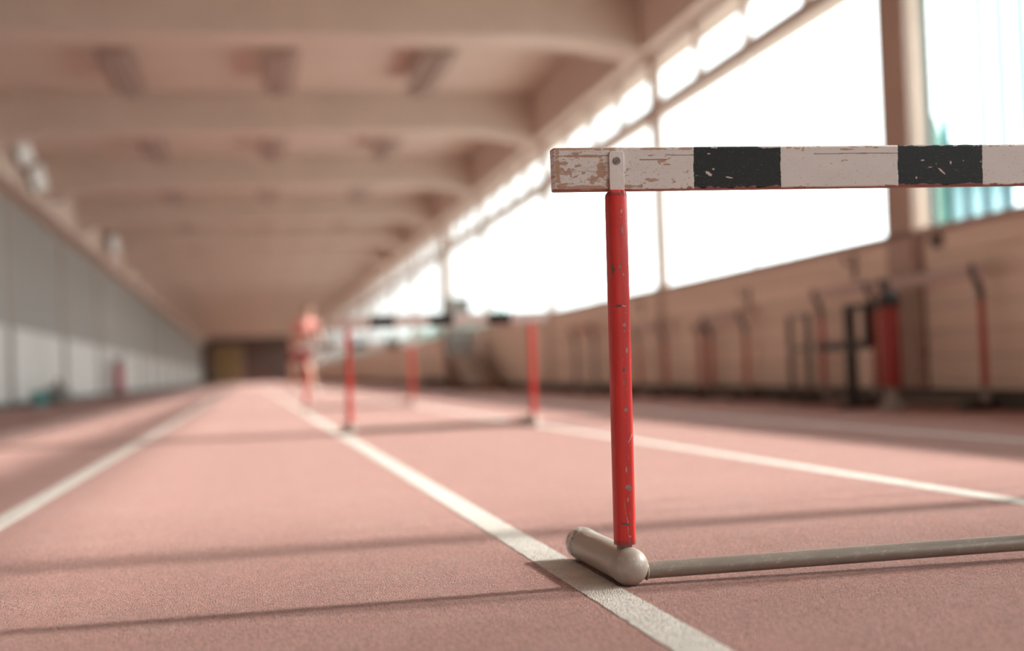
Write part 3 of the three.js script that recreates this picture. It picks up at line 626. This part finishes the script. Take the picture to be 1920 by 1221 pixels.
{
  // front view, facing the camera (+z); the trunk leans towards the windows over planted legs
  const J = { hipL: [-0.12, 0.86, 0], hipR: [0.06, 0.86, 0], kneeL: [-0.16, 0.47, 0.05], kneeR: [0.14, 0.47, 0.05], ankL: [-0.17, 0.08, -0.01], ankR: [0.22, 0.08, 0.0], toeL: [-0.19, 0.035, 0.15], toeR: [0.25, 0.035, 0.16], pelvis: [-0.03, 0.92, 0], waist: [0.02, 1.08, 0], chest: [0.09, 1.26, 0.0], neck: [0.15, 1.42, 0], head: [0.17, 1.56, 0.01], shL: [-0.05, 1.37, 0], shR: [0.29, 1.31, 0], elL: [-0.2, 1.13, 0.03], elR: [0.37, 1.05, 0.02], wrL: [-0.13, 0.93, 0.11], wrR: [0.37, 0.82, 0.09] };
  const trunk = [[J.pelvis, J.waist, 0.125, 0.11], [J.waist, J.chest, 0.11, 0.135], [J.chest, J.neck, 0.12, 0.055], [J.shL, J.shR, 0.06, 0.06], [[-0.1, 0.9, 0], [0.04, 0.9, 0], 0.115, 0.115]];
  const legs = [[J.hipL, J.kneeL, 0.092, 0.06], [J.hipR, J.kneeR, 0.092, 0.06], [J.kneeL, J.ankL, 0.06, 0.038], [J.kneeR, J.ankR, 0.06, 0.038], [J.ankL, J.toeL, 0.038, 0.032], [J.ankR, J.toeR, 0.038, 0.032]];
  const arms = [[J.shL, J.elL, 0.05, 0.04], [J.elL, J.wrL, 0.04, 0.028], [J.shR, J.elR, 0.05, 0.04], [J.elR, J.wrR, 0.04, 0.028]];
  const neck = [[J.neck, J.head, 0.055, 0.052]];
  const bodyG = surfaceNet(field([...trunk, ...legs, ...arms, ...neck], 0.045), [-0.4, -0.01, -0.25], [0.55, 1.6, 0.3], 0.014);
  const hd = J.head, at = (x, y, z) => [hd[0] + x, hd[1] + y, hd[2] + z];
  const headF = (x, y, z) => {
    let d = field([[at(0, 0.045, -0.012), at(0, 0.03, 0.005), 0.082, 0.078], [at(0, -0.02, 0.02), at(0, -0.075, 0.05), 0.062, 0.034], [at(0, 0.015, 0.085), at(0, -0.018, 0.1), 0.009, 0.014], [at(-0.08, 0.0, -0.005), at(-0.083, 0.03, -0.01), 0.013, 0.016], [at(0.08, 0.0, -0.005), at(0.083, 0.03, -0.01), 0.013, 0.016], [at(-0.02, -0.052, 0.078), at(0.02, -0.052, 0.078), 0.009, 0.009]], 0.03)(x, y, z);
    for (const s of [-1, 1]) d = Math.max(d, 0.014 - Math.hypot(x - at(s * 0.031, 0, 0)[0], y - at(0, 0.018, 0)[1], z - at(0, 0, 0.088)[2]));
    return d;
  };
  const headG = surfaceNet(headF, at(-0.14, -0.16, -0.14), at(0.14, 0.16, 0.15), 0.006);
  const hand = (w, s) => {
    const o = (x, y, z) => [w[0] + s * x, w[1] + y, w[2] + z], b = [[w, o(0, -0.05, 0.02), 0.028, 0.034]];
    [[-0.03, 0.055], [-0.01, 0.07], [0.01, 0.066], [0.028, 0.05]].forEach(([x, l]) => { b.push([o(x, -0.075, 0.03), o(x * 1.15, -0.075 - l * 0.55, 0.045), 0.0095, 0.009], [o(x * 1.15, -0.075 - l * 0.55, 0.045), o(x * 1.1, -0.075 - l, 0.07), 0.009, 0.0075]); });
    b.push([o(-0.03, -0.03, 0.03), o(-0.055, -0.07, 0.05), 0.012, 0.0095], [o(-0.055, -0.07, 0.05), o(-0.05, -0.1, 0.065), 0.0095, 0.008]);
    return surfaceNet(field(b, 0.012), [w[0] - 0.09, w[1] - 0.18, w[2] - 0.05], [w[0] + 0.09, w[1] + 0.04, w[2] + 0.12], 0.0045);
  };
  const t = thing('person', 'distant blurred person in red top and maroon shorts standing on the track', 'person', [0.98, 0, -27.3]);
  t.scale.setScalar(1.02);
  mesh('body', [bodyG, headG, hand(J.wrL, 1), hand(J.wrR, -1)], M.skin, t);
  const hairF = (x, y, z) => Math.max(field([[at(0, 0.05, -0.02), at(0, 0.03, 0.0), 0.09, 0.086], [at(0, 0.04, -0.1), at(0.0, -0.06, -0.12), 0.035, 0.02]], 0.03)(x, y, z), (z - hd[2] - 0.03) - (y - hd[1] - 0.04) * 1.2);
  mesh('hair', surfaceNet(hairF, at(-0.14, -0.14, -0.2), at(0.14, 0.18, 0.15), 0.008), M.hair, t);
  const upper = field([trunk[1], trunk[2], trunk[3], [J.shL, [-0.1, 1.29, 0.01], 0.05, 0.05], [J.shR, [0.315, 1.225, 0.01], 0.05, 0.05]], 0.045, 0.014);
  mesh('top', surfaceNet((x, y, z) => Math.max(upper(x, y, z), 1.13 - y, y - 1.415), [-0.3, 1.0, -0.3], [0.5, 1.5, 0.3], 0.014), M.redTop, t);
  const lower = field([trunk[0], trunk[4], [J.hipL, [-0.15, 0.6, 0.03], 0.1, 0.092], [J.hipR, [0.115, 0.6, 0.03], 0.1, 0.092]], 0.04, 0.014);
  mesh('shorts', surfaceNet((x, y, z) => Math.max(lower(x, y, z), 0.62 - y, y - 1.02), [-0.35, 0.5, -0.25], [0.3, 1.15, 0.25], 0.014), M.maroon, t);
  for (const [a, b] of [[J.ankL, J.toeL], [J.ankR, J.toeR]]) mesh('shoe', surfaceNet((x, y, z) => Math.max(field([[[a[0], 0.06, a[2] - 0.03], [b[0], 0.04, b[2]], 0.052, 0.042]], 0.02)(x, y, z), -y + 0.002), [a[0] - 0.15, -0.02, a[2] - 0.15], [a[0] + 0.15, 0.16, a[2] + 0.28], 0.012), M.shoe, t);
}

// ───────────────────────── outside the windows ─────────────────────────
struct('ground_outside', box(XR + 0.3, 60, -0.4, -0.15, Z1 - 60, 40), M.outside);
function crown(rx, ry, rz, s, n = 34) {
  const g = new THREE.SphereGeometry(1, n, Math.round(n * 0.7)), p = g.attributes.position;
  for (let i = 0; i < p.count; i++) {
    const x = p.getX(i), y = p.getY(i), z = p.getZ(i), k = 1 + 0.5 * (fbm(x * 3 + 20 + s, y * 4 + z * 3 + 20, s, 4) - 0.5);
    p.setXYZ(i, x * rx * k, y * ry * k, z * rz * k);
  }
  g.computeVertexNormals(); return g;
}
{
  const trees = [[14, 27.06, 5.3, 0.45, 'slim dark green tree outside beside the near column'], [18, 33.8, 6.0, 0.6, 'shorter green tree outside behind the second black stripe']];
  for (const [x, d, h, r, label] of trees) {
    const t = thing('tree', label, 'tree', [x, -0.15, -d], 'trees outside the near windows');
    mesh('trunk', tube([0, 0, 0], [0, h * 0.4, 0], 0.12, 0.08, 10), M.bark, t);
    mesh('crown', crown(r, h * 0.42, r, Math.round(d * 10)).translate(0, h * 0.58, 0), M.leaf, t);
  }
  // tall open-crowned tree whose leaves thin the sun on the near floor
  const t = thing('tall_tree', 'tall sparse tree outside, thinning the sunlight on the near floor', 'tree', [25, -0.15, 0.7]);
  mesh('trunk', [tube([0, 0, 0], [0.1, 13.5, 0.1], 0.32, 0.12, 12), ...[...Array(9)].map((_, i) => { const a = i * 2.4, h = 9.2 + i * 0.5; return tube([0.06, h, 0.06], [Math.cos(a) * 2.6, h + 1.6, Math.sin(a) * 2.8], 0.07, 0.02, 6); })], M.bark, t);
  const pos = [], nor = [], idx = [];
  for (let i = 0; i < 3600; i++) {
    let x, y, z; do { x = rr(-1, 1); y = rr(-1, 1); z = rr(-1, 1); } while (x * x + y * y + z * z > 1);
    const c = V(x * 3.2, 14.3 + y * 4.2, z * 5.4), n = V(rr(-1, 1), rr(-1, 1), rr(-1, 1)).normalize(), u = V(rr(-1, 1), rr(-1, 1), rr(-1, 1)).cross(n).normalize(), v = n.clone().cross(u), L = rr(0.14, 0.22), b = pos.length / 3;
    for (const [p, q, k] of [[-L, 0, 0], [0, -L * 0.6, 0.03], [L, 0, 0], [0, L * 0.6, 0.03]]) { const w = c.clone().addScaledVector(u, p).addScaledVector(v, q).addScaledVector(n, k); pos.push(w.x, w.y, w.z); nor.push(n.x, n.y, n.z); }
    idx.push(b, b + 1, b + 2, b, b + 2, b + 3);
  }
  const lg = new THREE.BufferGeometry();
  lg.setAttribute('position', new THREE.Float32BufferAttribute(pos, 3)); lg.setAttribute('normal', new THREE.Float32BufferAttribute(nor, 3)); lg.setIndex(idx);
  const leaves = mesh('foliage', lg, new THREE.MeshStandardMaterial({ name: 'leaves', color: col(0.10, 0.2, 0.09), roughness: 0.7, side: THREE.DoubleSide }), t); leaves.userData.kind = 'stuff';
  const shed = thing('shed', 'pale blue shed outside the window with vertical glass ribs', 'shed', [15.4, -0.15, -28.0]);
  const blue = mat('pale blue board', [0.32, 0.46, 0.50], 0.8);
  mesh('wall', box(-0.7, 0.7, 0, 4.0, -0.75, 0.75, 0.02), blue, shed);
  mesh('roof', box(-0.85, 0.85, 4.0, 4.12, -0.9, 0.9, 0.02), M.teal, shed);
  mesh('door', box(-0.75, -0.7, 0, 2.0, -0.4, 0.4, 0.01), M.teal, shed);
  const hedge = thing('hedge', 'long pale green hedge seen through the far windows', 'hedge', [9.3, -0.15, -110]);
  mesh('foliage', [...Array(34)].map((_, i) => crown(0.7, 1.35 + 0.4 * hash(i, 5), 2.6, i * 7, 18).translate(0.3 * hash(i, 6), 1.3, (i - 17) * 3.6)), M.leafPale, hedge);
}

renderer.render(scene, camera);
